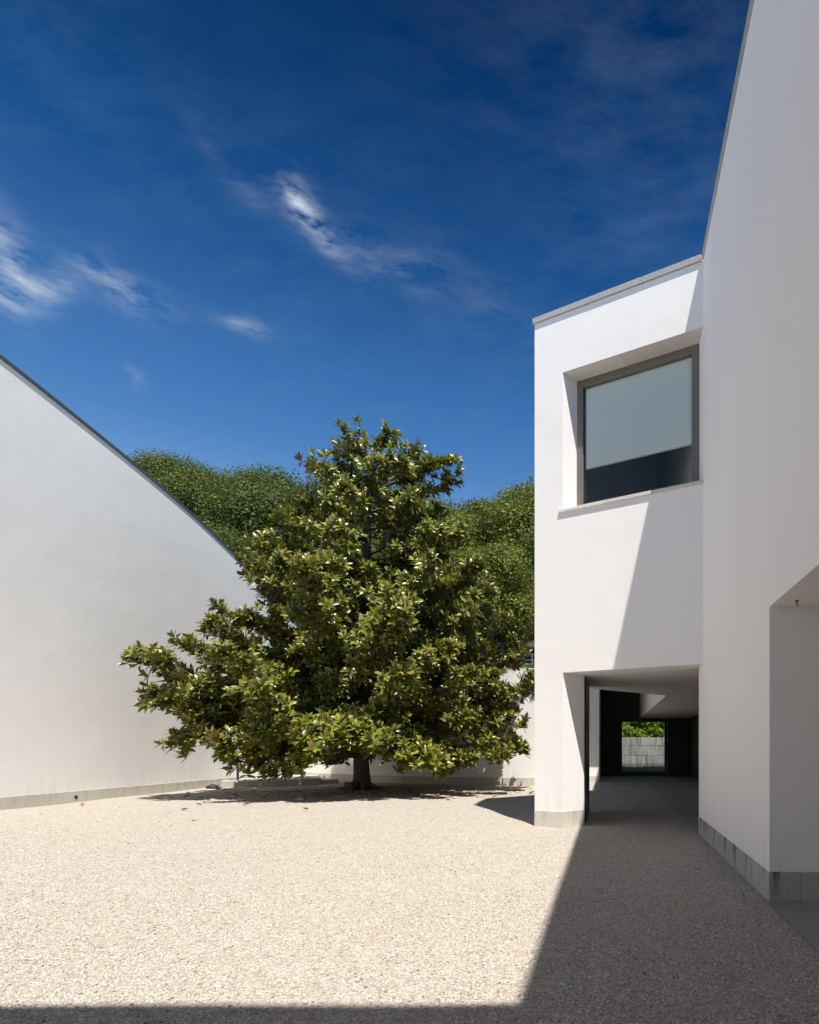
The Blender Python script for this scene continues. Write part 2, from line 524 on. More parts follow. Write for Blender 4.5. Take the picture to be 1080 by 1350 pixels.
def slab_run(name, mat, parent, p, q, outward, z0, z1, length, proud=0.006, depth=0.06, gap=0.004, bevel=0.003, jit=0.0015, ends=(0, 0)):
    """a row of stone slabs along p-q, each its own piece"""
    p = Vector((p[0], p[1], 0)); q = Vector((q[0], q[1], 0))
    L = (q - p).length
    e = (q - p) / L
    o = Vector((outward[0], outward[1], 0)).normalized()
    n = max(1, round(L / length))
    out = []
    if name == 'plinth_slab':
        jb = [p + o * (proud - 0.005), q + o * (proud - 0.005), q - o * depth * 0.8, p - o * depth * 0.8]
        MB().hexa([(v.x, v.y, z0 + 0.01) for v in jb], [(v.x, v.y, z1 - 0.006) for v in jb]).build('joint_filler', 'dark_metal', parent)
    for i in range(n):
        a = p + e * (L * i / n + (gap / 2 if i else -ends[0]))
        b = p + e * (L * (i + 1) / n - (gap / 2 if i < n - 1 else -ends[1]))
        pr = proud + random.uniform(-1, 1) * jit
        zt = z1 + random.uniform(-1, 1) * jit
        bot = [a + o * pr, b + o * pr, b - o * depth, a - o * depth]
        out.append(MB().hexa([(v.x, v.y, z0) for v in bot], [(v.x, v.y, zt) for v in bot]).build(name, mat, parent, bevel))
    return out


# ------------------------------------------------------------------ ground, gravel yard, paving
WX = 1.66                 # plane of the long tall wall
H = 10.06                 # parapet height under the coping
LZ = 3.03                 # lintel / soffit height
A = Vector((-1.478, 11.66)); B = Vector((WX, 10.13))          # facade of the projecting block
E = (B - A).normalized(); N = Vector((-E.y, E.x))              # along, inward
if N.y < 0: N = -N
C_ = Vector((1.70, 16.6)); D_ = Vector((-1.478, 13.6))


def F(s, d, z):
    p = A + E * s + N * d
    return (p.x, p.y, z)


g = MB().poly([(-900, -900, -0.06), (900, -900, -0.06), (900, 900, -0.06), (-900, 900, -0.06)]).build('ground', 'earth', fix=False)
tag(g, kind='structure')


def gz(x, y):
    return 0.010 * math.sin(x * 0.9 + y * 0.4) + 0.008 * math.sin(x * 2.1 - y * 1.7 + 1) - 0.012


nx, ny = 110, 240
xs = np.linspace(-15.4, WX, nx); ys = np.linspace(-22.5, 29.5, ny)
X, Y = np.meshgrid(xs, ys)
Z = 0.010 * np.sin(X * 0.9 + Y * 0.4) + 0.008 * np.sin(X * 2.1 - Y * 1.7 + 1) - 0.012
Z = np.where(X > WX - 0.3, -0.008, Z)
vv = np.stack([X, Y, Z], -1).reshape(-1, 3)
ii = (np.arange(ny - 1)[:, None] * nx + np.arange(nx - 1)[None, :]).reshape(-1)
quads = np.stack([ii, ii + 1, ii + nx + 1, ii + nx], -1)
gy = link('gravel_yard', mesh_np('gravel_yard', vv, quads=quads, smooth=True), 'gravel')
tag(gy, 'pale beige gravel covering the courtyard', kind='structure')


def loose_stones():
    n = 105000
    # density falls off with distance, as the stones get too small to see
    yy = 2.2 - np.log(1 - rng.random(n) * 0.992) * 3.0
    xx = -1.2 * yy - 0.3 + rng.random(n) * (WX - 0.03 + 1.2 * yy + 0.3)
    keep = ~((xx > -1.6) & (yy > 10.9)) & (yy < 16) & (xx > -15)
    xx, yy = xx[keep], yy[keep]; n = len(xx)
    r = (0.0045 + 0.006 * rng.random(n) ** 2) * (0.8 + 0.05 * yy)
    oct_ = np.array([(1, 0, 0), (0, 1, 0), (-1, 0, 0), (0, -1, 0), (0, 0, 1), (0, 0, -1)], float)
    f = np.array([(0, 1, 4), (1, 2, 4), (2, 3, 4), (3, 0, 4), (1, 0, 5), (2, 1, 5), (3, 2, 5), (0, 3, 5)])
    jit = 1 + (rng.random((n, 6, 1)) - 0.5) * 0.7
    sc = np.stack([1 + 0.6 * rng.random(n), 0.8 + 0.4 * rng.random(n), 0.55 + 0.3 * rng.random(n)], -1)
    P = oct_[None] * jit * sc[:, None, :] * r[:, None, None]
    a = rng.random(n) * 6.283; ca, sa = np.cos(a), np.sin(a)
    b = (rng.random(n) - 0.5) * 1.2; cb, sb = np.cos(b), np.sin(b)
    y1 = P[..., 1] * cb[:, None] - P[..., 2] * sb[:, None]
    z1 = P[..., 1] * sb[:, None] + P[..., 2] * cb[:, None]
    x2 = P[..., 0] * ca[:, None] - y1 * sa[:, None]
    y2 = P[..., 0] * sa[:, None] + y1 * ca[:, None]
    zg = 0.010 * np.sin(xx * 0.9 + yy * 0.4) + 0.008 * np.sin(xx * 2.1 - yy * 1.7 + 1) - 0.012
    zg = np.where(xx > WX - 0.3, -0.008, zg)
    V = np.stack([x2 + xx[:, None], y2 + yy[:, None], z1 + (zg + r * 0.22)[:, None]], -1).reshape(-1, 3)
    T = (f[None] + (np.arange(n) * 6)[:, None, None]).reshape(-1, 3)
    o = link('loose_gravel', mesh_np('loose_gravel', V, tris=T), 'stones')
    tag(o, 'loose pale pebbles lying on the courtyard gravel', 'gravel', kind='stuff')


loose_stones()

# paving of the niche and of the covered walk, slab by slab
pav = empty('paving', (WX, 0, 0))
tag(pav, 'grey stone paving slabs along the long white wall', kind='structure')
MB().box(WX + 0.004, 7.0, -0.89, 30.4, -0.05, -0.012).build('bed', 'dark', pav)


def pave(x0, x1, y0, y1, lx, ly):
    nxs = max(1, round((x1 - x0) / lx)); nys = max(1, round((y1 - y0) / ly))
    for i in range(nxs):
        for j in range(nys):
            a0, a1 = x0 + (x1 - x0) * i / nxs, x0 + (x1 - x0) * (i + 1) / nxs
            b0, b1 = y0 + (y1 - y0) * j / nys, y0 + (y1 - y0) * (j + 1) / nys
            k = 0.002
            MB().box(a0 + k, a1 - k, b0 + k, b1 - k, -0.045, 0.006 + random.uniform(-1, 1) * 0.0012).build('paving_slab', 'paving', pav, 0.002)


pave(WX - 0.03, 1.975, -0.89, 5.96, 0.4, 1.45)
pave(1.975, 4.0, -0.89, 5.96, 0.68, 1.0)
pave(WX - 0.03, 1.975, 10.62, 24.5, 0.4, 1.45)
pave(1.975, 4.19, 10.62, 24.5, 0.74, 1.2)
pave(-0.6, 4.19, 24.5, 30.4, 0.8, 1.2)
MB().box(WX - 0.036, WX - 0.031, -0.89, 5.97, -0.05, 0.004).build('edge_strip', 'steel', pav)
MB().box(WX - 0.036, WX - 0.031, 10.62, 24.5, -0.05, 0.004).build('edge_strip', 'steel', pav)

# ------------------------------------------------------------------ white building (long tall wall + projecting block)
bld = empty('white_building', (WX, 8, 0))
tag(bld, 'tall white plastered building with a projecting window block above an open passage', 'building')

w = MB()
# long mass over niche, wall and covered walk
w.poly([(WX, -0.89, LZ), (WX, -0.89, H), (WX, 31, H), (WX, 31, LZ)])
w.poly([(WX, -0.89, H), (9, -0.89, H), (9, 31, H), (WX, 31, H)])
w.poly([(9, -0.89, -0.1), (9, 31, -0.1), (9, 31, H), (9, -0.89, H)])
w.poly([(WX, 31, LZ), (WX, 31, H), (9, 31, H), (9, 31, -0.1), (4.2, 31, -0.1), (4.2, 31, LZ)])
w.poly([(WX, -0.89, LZ), (9, -0.89, LZ), (9, -0.89, H), (WX, -0.89, H)])
w.poly([(WX, -0.89, LZ), (WX, 5.97, LZ), (9, 5.97, LZ), (9, -0.89, LZ)])                 # niche soffit
w.poly([(WX, 10.62, LZ), (WX, 31, LZ), (4.2, 31, LZ), (4.2, 10.62, LZ)])               # covered walk soffit
# solid wall between niche and walk
w.poly([(WX, 5.97, -0.1), (WX, 5.97, LZ), (WX, 10.62, LZ), (WX, 10.62, -0.1)])
w.poly([(WX, 5.97, -0.1), (9, 5.97, -0.1), (9, 5.97, LZ), (WX, 5.97, LZ)])
w.poly([(WX, 10.62, -0.1), (WX, 10.62, LZ), (4.2, 10.62, LZ), (4.2, 10.62, -0.1)])
w.poly([(4.0, -0.89, -0.1), (4.0, -0.89, LZ - .001), (4.0, 5.97, LZ - .001), (4.0, 5.97, -0.1)])
w.build('wall', 'plaster', bld, fix=False)
MB().box(4.2, 4.3, 10.62, 30.5, -0.1, LZ - 0.002).build('dark_walk_wall', 'dark', bld)  # side wall of the covered walk, coloured near-black all over
MB().box(-0.488, -0.452, 11.93, 14.02, 0.03, LZ - 0.03).build('dark_pier_face', 'dark_metal', bld, 0.004)  # thin dark sheet added over the inner face of the pier

# projecting block with the window recess cut into its facade
S0 = 0.652; SW = (B - A).length; WB, WT = 6.20, 8.915; RD = 0.37
SR = SW - 0.4876 * RD
k = MB()
k.poly([F(0, 0, LZ), F(S0, 0, LZ), F(S0, 0, H), F(0, 0, H)])
k.poly([F(S0, 0, WT), F(SW, 0, WT), F(SW, 0, H), F(S0, 0, H)])
k.poly([F(S0, 0, LZ), F(SW, 0, LZ), F(SW, 0, WB), F(S0, 0, WB)])
k.poly([(A.x, A.y, -0.1), (A.x, A.y, H), (D_.x, D_.y, H), (D_.x, D_.y, LZ), (A.x, 13.15, LZ), (A.x, 13.15, -0.1)])
k.poly([(D_.x, D_.y, LZ), (D_.x, D_.y, H), (WX, C_.y - 0.03, H), (WX, C_.y - 0.03, LZ)])
k.poly([(A.x, A.y, H), (B.x, B.y, H), (WX, C_.y - 0.03, H), (D_.x, D_.y, H)])
P1 = F(S0, 0, 0); P2 = (-0.49, 11.80); P3 = (-0.49, 14.07); P4 = (A.x, 13.15)
# soffit of the passage around the supporting pier
k.poly([(P1[0], P1[1], LZ), (B.x, B.y, LZ), (WX, C_.y - 0.03, LZ), (D_.x, D_.y, LZ), (P4[0], P4[1], LZ), (P3[0], P3[1], LZ), (P2[0], P2[1], LZ)])
# the pier
k.poly([F(0, 0, -0.1), F(S0, 0, -0.1), F(S0, 0, LZ), F(0, 0, LZ)])
for a, b in ((P1, P2), (P2, P3), (P3, P4)):
    k.poly([(a[0], a[1], -0.1), (b[0], b[1], -0.1), (b[0], b[1], LZ), (a[0], a[1], LZ)])
# room behind the window
k.poly([F(0.1, 0.30, 5.4), F(SR, 0.5, 5.4), F(SR, 3.2, 5.4), F(0.1, 3.2, 5.4)])
blk = k.build('projecting_block', 'plaster', bld, fix=False)

# stone-lined window recess
win = empty('window', F(S0, 0, WB))
win.parent = bld
win.matrix_parent_inverse = Matrix.Translation(-bld.location)


def wpart(mb, name, mat, bevel=0.0):
    me_o = mb.build(name, mat, None, bevel)
    me_o.parent = win
    me_o.matrix_parent_inverse = Matrix.Translation(-Vector(F(S0, 0, WB)))
    return me_o


def fbox(s0, s1, d0, d1, z0, z1):
    return MB().hexa([F(s0, d0, z0), F(s1, d0, z0), F(s1, d1, z0), F(s0, d1, z0)], [F(s0, d0, z1), F(s1, d0, z1), F(s1, d1, z1), F(s0, d1, z1)])


SB = 0.765                                   # splayed jamb: back edge
JH = 0.04
# head lining: two slabs, jamb lining, sloping sill: thin stone pieces with real thickness
smid = 0.5 * (S0 + SW) - 0.2
for a, b in ((S0, smid - 0.002), (smid + 0.002, SW)):
    bb = b if b < SW else SW - 0.4876 * 0.5
    aa = a
    wpart(MB().hexa([F(aa, 0.002, WT), F(b, 0.002, WT), F(bb, 0.5, WT), F(aa, 0.5, WT)],
                    [F(aa, 0.002, WT + JH), F(b, 0.002, WT + JH), F(bb, 0.5, WT + JH), F(aa, 0.5, WT + JH)]), 'head_lining', 'soffit')
wpart(MB().hexa([F(S0, 0.002, WB), F(SB, RD + .1, WB), F(SB - 0.05, RD + .1, WB), F(S0 - 0.04, 0.002, WB)],
                [F(S0, 0.002, WT), F(SB, RD + .1, WT), F(SB - 0.05, RD + .1, WT), F(S0 - 0.04, 0.002, WT)]), 'jamb_lining', 'plaster')
for a, b in ((0.575, 1.55), (1.554, 2.55), (2.554, SW + 0.015)):
    bb = b if b < SW else SW - 0.4876 * 0.5
    wpart(MB().hexa([F(a, -0.035, 6.165), F(b, -0.035, 6.165), F(bb, 0.46, 6.20), F(a, 0.46, 6.20)],
                    [F(a, -0.035, 6.225), F(b, -0.035, 6.225), F(bb, 0.46, 6.40), F(a, 0.46, 6.40)]), 'sill', 'sill', 0.004)
# frame
fs0, fs1, fz0, fz1 = SB + 0.002, SR - 0.006, 6.34, WT - 0.003
fw = 0.125
d0, d1 = RD, RD + 0.09
wpart(fbox(fs0, fs0 + fw, d0, d1, fz0, fz1), 'frame', 'frame', 0.004)
wpart(fbox(fs1 - fw - 0.02, fs1, d0, d1, fz0, fz1), 'frame', 'frame', 0.004)
wpart(fbox(fs0 + fw, fs1 - fw - 0.02, d0 + 0.002, d1 - 0.002, fz1 - 0.15, fz1 - 0.001), 'frame', 'frame', 0.004)
wpart(fbox(fs0 + fw, fs1 - fw - 0.02, d0 + 0.002, d1 - 0.002, fz0, fz0 + 0.09), 'frame', 'frame', 0.004)
wpart(fbox(fs0 + fw - 0.01, fs1 - fw - 0.01, d0 + 0.055, d0 + 0.063, fz0 + 0.06, fz1 - 0.14), 'pane', 'glass')
wpart(fbox(fs0 + fw + 0.03, fs1 + 0.1, d0 + 0.088, d0 + 0.091, 7.16, WT + 0.1), 'roller_blind', 'blind')
wpart(fbox(fs0 + fw + 0.03, fs1 + 0.1, d0 + 0.080, d0 + 0.098, 7.14, 7.165), 'blind_bar', 'sill')
# casing that closes the wall thickness around the frame
wpart(fbox(0.3, fs0 - 0.001, d0 + 0.02, d1 + 0.3, 5.5, 9.4), 'casing', 'plaster')
wpart(fbox(fs0 - 0.001, SR + 0.001, d0 + 0.02, d1 + 0.02, WT + 0.045, 9.4), 'casing', 'plaster')
wpart(fbox(fs0 - 0.001, SR + 0.001, d0 + 0.12, d1 + 0.1, 5.5, 6.36), 'casing', 'plaster')

# plinths and copings, slab by slab
slab_run('plinth_slab', 'granite', bld, (WX, 5.97), (WX, 10.62), (-1, 0), -0.06, 0.30, 0.93, ends=(0.006, 0))
slab_run('plinth_slab', 'granite', bld, (WX, 5.97), (3.98, 5.97), (0, -1), -0.06, 0.30, 0.33, proud=0.005)
slab_run('plinth_slab', 'granite_light', bld, (A.x, A.y), (P1[0], P1[1]), -N, -0.06, 0.30, 2.0, ends=(0.005, 0.004))
slab_run('plinth_slab', 'granite_light', bld, (P1[0], P1[1]), P2, (0.23, -0.97), -0.06, 0.30, 0.24)
slab_run('plinth_slab', 'granite_light', bld, P2, P3, (1, 0), -0.06, 0.30, 1.2)
slab_run('plinth_slab', 'granite_light', bld, (A.x, A.y), (A.x, 13.15), (-1, 0), -0.06, 0.30, 0.8)
slab_run('coping_slab', 'granite_cap', bld, (A.x, A.y), (B.x, B.y), -N, H, H + 0.115, 1.1, proud=0.035, depth=0.32, bevel=0.006, ends=(0.03, -0.03))
slab_run('coping_slab', 'granite_cap', bld, (WX, -0.89), (WX, 10.10), (-1, 0), H + 0.001, H + 0.118, 1.25, proud=0.03, depth=0.35, bevel=0.006)
slab_run('coping_slab', 'granite_cap', bld, (WX, 16.7), (WX, 31), (-1, 0), H + 0.001, H + 0.118, 1.3, proud=0.03, depth=0.35, bevel=0.006)
slab_run('coping_slab', 'granite_cap', bld, (A.x, A.y + 0.35), (D_.x, D_.y), (-1, 0), H + 0.002, H + 0.114, 1.0, proud=0.03, depth=0.32, bevel=0.006)
# small hooks in the niche soffit
for hx, hy in ((1.86, 5.72), (2.02, 5.25)):
    MB().tube([(hx, hy, LZ + 0.01), (hx, hy, LZ - 0.03), (hx + 0.012, hy, LZ - 0.045), (hx + 0.004, hy, LZ - 0.06)], [0.006, 0.006, 0.006, 0.005], 6).build('hook', 'dark_metal', bld)
    MB().box(hx - 0.018, hx + 0.018, hy - 0.018, hy + 0.018, LZ - 0.007, LZ + 0.002).build('hook_plate', 'dark_metal', bld)

# building on the near side of the courtyard (its shadow lies across the foreground)
nb = empty('courtyard_building', (-4, -3, 0))
tag(nb, 'white building closing the near side of the courtyard, shading the gravel', 'building')
MB().box(-4.6, 9, -9, -0.9, -0.1, 10.85).build('wall', 'plaster', nb)
slab_run('coping_slab', 'granite_cap', nb, (-4.6, -0.9), (9, -0.9), (0, 1), 10.85, 10.92, 1.5, proud=0.0, depth=0.3)

# ------------------------------------------------------------------ far end of the passage
endb = empty('passage_end_wall', (1, 30.5, 0))
tag(endb, 'black end wall of the covered passage with a square glazed opening', 'wall')
ox0, ox1, oz0, oz1 = 0.66, 3.03, 0.19, 2.90
e_ = MB()
yE0, yE1 = 30.5, 30.9
e_.box(-2.2, ox0, yE0, yE1, -0.1, 5.0)
e_.box(ox1, 4.19, yE0, yE1, -0.1, LZ - 0.003)
e_.box(ox0, ox1, yE0, yE1, oz1, LZ - 0.003)
e_.box(ox0, ox1, yE0, yE1, -0.1, oz0)
e_.box(ox0, WX - 0.003, yE0, yE1, LZ - 0.002, 5.0)
e_.build('wall', 'dark', endb, fix=True)
for a in ((ox0, ox0 + 0.07, oz0, oz1), (ox1 - 0.07, ox1, oz0, oz1), (ox0 + 0.07, ox1 - 0.07, oz1 - 0.07, oz1), (ox0 + 0.07, ox1 - 0.07, oz0, oz0 + 0.07)):
    MB().box(a[0] + 0.001, a[1] - 0.001, 30.44, 30.6, a[2] + 0.001, a[3] - 0.001).build('frame', 'dark_metal', endb)
MB().box(ox0 + 0.06, ox1 - 0.06, 30.52, 30.53, oz0 + 0.06, oz1 - 0.06).build('pane', 'glass', endb)
MB().box(3.10, 3.125, 30.43, 30.52, 0.02, LZ - 0.02).build('metal_edge', 'steel', endb)

can = MB().box(-2.2, WX - 0.004, 23.6, 31, 5.0, 5.5).build('canopy_roof', 'plaster')
tag(can, 'white flat roof slab over the far end of the passage', 'roof')

pier = empty('passage_pier', (-1.2, 25.4, 0))
tag(pier, 'white plastered pier seen through the passage, sunlit at its foot', 'pier')
MB().box(-2.2, -0.40, 25.4, 30.5, -0.1, 4.998).build('wall', 'plaster', pier)
slab_run('plinth_slab', 'granite_light', pier, (-2.2, 25.4), (-0.40, 25.4), (0, -1), -0.06, 0.26, 0.9, ends=(0, 0.005))
slab_run('plinth_slab', 'granite_light', pier, (-0.40, 25.4), (-0.40, 30.4), (1, 0), -0.06, 0.26, 1.2)

# granite block wall seen through the far opening
gw = empty('granite_block_wall', (2, 35, 0))
tag(gw, 'stained grey granite block wall seen through the far opening', 'wall')
MB().box(-3, 8, 35.1, 35.5, -0.1, 2.0).build('core', 'earth', gw)
zc = -0.1
for r, hh in enumerate((0.58, 0.52, 0.60, 0.49)):
    xx = -3 + (0.0, -0.6, -0.25, -0.8)[r]
    while xx < 8:
        ln = random.uniform(1.0, 1.7)
        pr = random.uniform(0, 0.03)
        MB().box(xx + 0.008, xx + ln - 0.008, 35.0 - pr, 35.45, zc + 0.008, zc + hh - 0.008).build('block', 'blocks', gw, 0.012)
        xx += ln
    zc += hh

# ------------------------------------------------------------------ left wall with its falling curved top
LX = -15.2
lw = empty('sloping_wall', (LX, 15, 0))
tag(lw, 'long white plastered wall with a curved top falling towards the magnolia', 'wall')
TOP = [(-22.5, 12.6), (-1.5, 12.5), (6, 12.2), (10, 11.88), (12.4, 11.62), (14.4, 11.34), (16.5, 11.0), (18.4, 10.66), (20.6, 10.21), (22.2, 9.79), (23.9, 9.26), (25.8, 8.58), (27.2, 8.02), (28.9, 7.3)]
ty = np.arange(-22.5, 28.91, 0.4)
# smooth monotone interpolation
ay = np.array([a for a, b in TOP]); az_ = np.array([b for a, b in TOP])
tz = np.interp(ty, ay, az_)
for _ in range(6):
    tz[1:-1] = 0.25 * tz[:-2] + 0.5 * tz[1:-1] + 0.25 * tz[2:]
m_ = MB()
outer = [(float(y), float(z)) for y, z in zip(ty, tz)]
for (y0, z0), (y1, z1) in zip(outer[:-1], outer[1:]):
    m_.poly([(LX, y0, -0.1), (LX, y0, z0), (LX, y1, z1), (LX, y1, -0.1)])
    m_.poly([(LX - 0.5, y0, -0.1), (LX - 0.5, y1, -0.1), (LX - 0.5, y1, z1), (LX - 0.5, y0, z0)])
    m_.poly([(LX, y0, z0), (LX - 0.5, y0, z0), (LX - 0.5, y1, z1), (LX, y1, z1)])
yl, zl = outer[-1]
m_.poly([(LX, yl, -0.1), (LX, yl, zl), (LX - 0.5, yl, zl), (LX - 0.5, yl, -0.1)])
m_.build('wall', 'plaster', lw, fix=False)
# zinc flashing lengths on the curved top
seg = 5
for i in range(0, len(outer) - 1, seg):
    part = outer[i:i + seg + 1]
    mm = MB()
    loops = []
    for j, (y, z) in enumerate(part):
        yy = y + (0.006 if j == 0 else (-0.006 if j == len(part) - 1 else 0))
        loops.append([(LX + 0.035, yy, z - 0.045), (LX + 0.035, yy, z + 0.05), (LX - 0.54, yy, z + 0.05), (LX - 0.54, yy, z - 0.045)])
    for l0, l1 in zip(loops[:-1], loops[1:]):
        for q in range(4):
            q2 = (q + 1) % 4
            mm.poly([l0[q], l1[q], l1[q2], l0[q2]])
    mm.poly(loops[0]); mm.poly(list(reversed(loops[-1])))
    mm.build('flashing', 'zinc', lw)
slab_run('plinth_slab', 'granite_light', lw, (LX, -2.0), (LX, 28.8), (1, 0), -0.06, 0.30, 1.6, proud=0.012)
# small round outlet in the plinth
MB().tube([(LX + 0.0, 16.55, 0.13), (LX + 0.026, 16.55, 0.13)], [0.05, 0.05], 14).build('drain_outlet', 'dark_metal', lw)

# ------------------------------------------------------------------ curved back wall
bw = empty('back_wall', (-8, 25, 0))
tag(bw, 'low curved white wall with dark coping behind the magnolia', 'wall')
BP = [(-15.19, 28.3), (-13.6, 27.3), (-12.0, 26.35), (-10.4, 25.45), (-8.8, 24.75), (-7.2, 24.22), (-5.6, 23.8), (-4.0, 23.5), (-2.6, 23.38), (-1.9, 23.4)]
BH = 4.80
mm = MB()
front = [Vector(p) for p in BP]
nrm = []
for i in range(len(front)):
    t_ = (front[min(i + 1, len(front) - 1)] - front[max(i - 1, 0)]).normalized()
    n_ = Vector((t_.y, -t_.x))
    if n_.y > 0: n_ = -n_
    nrm.append(n_)
back = [p - n * 0.4 for p, n in zip(front, nrm)]
for i in range(len(front) - 1):
    f0, f1, b0, b1 = front[i], front[i + 1], back[i], back[i + 1]
    mm.poly([(f0.x, f0.y, -.1), (f1.x, f1.y, -.1), (f1.x, f1.y, BH), (f0.x, f0.y, BH)])
    mm.poly([(b1.x, b1.y, -.1), (b0.x, b0.y, -.1), (b0.x, b0.y, BH), (b1.x, b1.y, BH)])
    mm.poly([(f0.x, f0.y, BH), (f1.x, f1.y, BH), (b1.x, b1.y, BH), (b0.x, b0.y, BH)])
mm.poly([(front[-1].x, front[-1].y, -.1), (back[-1].x, back[-1].y, -.1), (back[-1].x, back[-1].y, BH), (front[-1].x, front[-1].y, BH)])
mm.build('wall', 'plaster', bw, fix=False)
for i in range(len(front) - 1):
    slab_run('plinth_slab', 'granite_light', bw, front[i], front[i + 1], nrm[i] + nrm[i + 1], -0.06, 0.30, 1.75, proud=0.012)
    f0, f1, b0, b1 = front[i] + nrm[i] * 0.03, front[i + 1] + nrm[i + 1] * 0.03, back[i] - nrm[i] * 0.03, back[i + 1] - nrm[i + 1] * 0.03
    g_ = (f1 - f0).normalized() * 0.003
    MB().prism([tuple(f0 + g_), tuple(f1 - g_), tuple(b1 - g_), tuple(b0 + g_)], BH, BH + 0.08).build('coping_slab', 'zinc', bw, 0.004)

# railing and small green thing on the terrace behind the back wall
rl = empty('terrace_railing', (-3, 25.2, 4.6))
tag(rl, 'thin grey metal railing standing above the low back wall', 'railing')
for px_ in np.arange(-6.6, -0.4, 1.1):
    MB().box(px_ - 0.02, px_ + 0.02, 25.18, 25.22, 4.3, 5.55).build('post', 'steel', rl)
for zz in (5.05, 5.3, 5.55):
    MB().box(-6.7, -0.3, 25.185, 25.215, zz, zz + 0.03).build('rail', 'steel', rl)
gc = MB()
gc.tube([(-3.42, 24.45, 4.84), (-3.42, 24.45, 5.0), (-3.42, 24.45, 5.05)], [0.19, 0.17, 0.08], 14)
tag(gc.build('green_tub', 'green'), 'small green plastic tub upturned behind the coping of the back wall', 'tub')

# ------------------------------------------------------------------ low stone platform with posts in the corner
plat = empty('stone_platform', (-13, 24, 0))
tag(plat, 'low pale stone platform with dark posts in the corner behind the magnolia', 'platform')
pp = [(-14.95, 22.4), (-14.2, 22.05), (-12.0, 24.2), (-13.2, 26.6), (-15.15, 26.4)]
MB().prism(pp, -0.05, 0.25).build('step', 'granite_light', plat, 0.012)
MB().prism([(-12.03, 24.3), (-11.5, 24.75), (-12.1, 25.8), (-12.9, 25.9)], -0.05, 0.17).build('step', 'granite_light', plat, 0.012)
for qx, qy in ((-14.4, 22.55), (-13.45, 23.4), (-12.75, 24.2)):
    pst = MB().box(qx - 0.03, qx + 0.03, qy - 0.03, qy + 0.03, 0.24, 1.35).build('post', 'dark_metal', plat)
    MB().box(qx - 0.3, qx + 0.3, qy - 0.06, qy + 0.06, 0.245, 0.275).build('foot_plate', 'dark_metal', plat)
MB().hexa([(-14.45, 22.52, 1.35), (-14.4, 22.48, 1.35), (-12.7, 24.17, 1.35), (-12.75, 24.21, 1.35)],
          [(-14.45, 22.52, 1.40), (-14.4, 22.48, 1.40), (-12.7, 24.17, 1.40), (-12.75, 24.21, 1.40)]).build('handrail', 'dark_metal', plat)


def lump(name, mat, c, r, label, cat, seed):
    bm = bmesh.new()
    bmesh.ops.create_icosphere(bm, subdivisions=2, radius=1)
    rr = random.Random(seed)
    for v in bm.verts:
        f = 1 + (rr.random() - .5) * .35
        v.co = Vector((v.co.x * r[0] * f, v.co.y * r[1] * f, max(-0.3, v.co.z) * r[2] * f))
    me = bpy.data.meshes.new(name); bm.to_mesh(me); bm.free()
    o = link(name, me, mat); o.location = c
    return tag(o, label, cat)


lump('dark_stone', 'dark_metal', (-14.65, 21.55, 0.04), (0.26, 0.14, 0.13), 'small dark stone lying on gravel at the corner of the platform', 'stone', 3)
bxm = MB().box(-9.62, -9.32, 21.15, 21.3, -0.02, 0.26).build('marker_box', 'dark_metal', None, 0.01)
tag(bxm, 'small dark box standing on the ground against the magnolia trunk', 'box')


# ------------------------------------------------------------------ leaves
def leaf_mesh(name, org, axis, up, length, width, matidx=None, cup=0.18, droop=0.22):
    """vectorised folded leaves; org/axis/up (n,3), length/width (n,)"""
    n = len(org)
    axis = axis / np.linalg.norm(axis, axis=1, keepdims=True)
    side = np.cross(axis, up); side /= np.linalg.norm(side, axis=1, keepdims=True) + 1e-9
    nor = np.cross(side, axis)
    L = length[:, None]; Wd = width[:, None]
    def pt(t, s, zoff):
        return org + axis * (t * L) + side * (s * Wd) + nor * (zoff * L)
    pts = [pt(0, 0, 0),
           pt(.36, -.5, cup * .32 - droop * .10), pt(.36, 0, -droop * .10), pt(.36, .5, cup * .32 - droop * .10),
           pt(.70, -.42, cup * .28 - droop * .42), pt(.70, 0, -droop * .42), pt(.70, .42, cup * .28 - droop * .42),
           pt(1.0, 0, -droop)]
    V = np.stack(pts, 1).reshape(-1, 3)
    base = (np.arange(n) * 8)[:, None, None]
    T = np.array([(0, 2, 1), (0, 3, 2), (4, 5, 7), (5, 6, 7)])[None] + base
    Q = np.array([(1, 2, 5, 4), (2, 3, 6, 5)])[None] + base
    mi = None
    if matidx is not None:
        mi = np.concatenate([np.repeat(matidx, 4), np.repeat(matidx, 2)])
    return mesh_np(name, V, T.reshape(-1, 3), Q.reshape(-1, 4), mi)


def unit(v):
    return v / (np.linalg.norm(v, axis=-1, keepdims=True) + 1e-9)


# ------------------------------------------------------------------ magnolia
TB = Vector((-9.15, 21.5, 0.0))
mag = empty('magnolia_tree', TB)
tag(mag, 'large spreading magnolia tree with glossy leaves growing in the gravel courtyard', 'tree')


def trunk_at(z):
    t = max(0.0, min(1.0, z / 12.4))
    return Vector((TB.x + 0.15 * t + 0.9 * t * t, TB.y - 1.2 * t, z))


def trunk_r(z):
    t = max(0.0, min(1.0, z / 12.4))
    return 0.27 * (1 - t) ** 0.85 + 0.02


tk = MB()
zs = [-0.1, 0.02, 0.10, 0.22, 0.45, 0.9, 1.5] + list(np.arange(2.2, 12.2, 0.7))
fl = {-0.1: 0.52, 0.02: 0.46, 0.10: 0.39, 0.22: 0.33, 0.45: 0.295}
tk.tube([trunk_at(z) + Vector((0.03 * math.sin(z * 1.7), 0.03 * math.cos(z * 2.3), 0)) for z in zs], [fl.get(z, trunk_r(z)) for z in zs], 14)
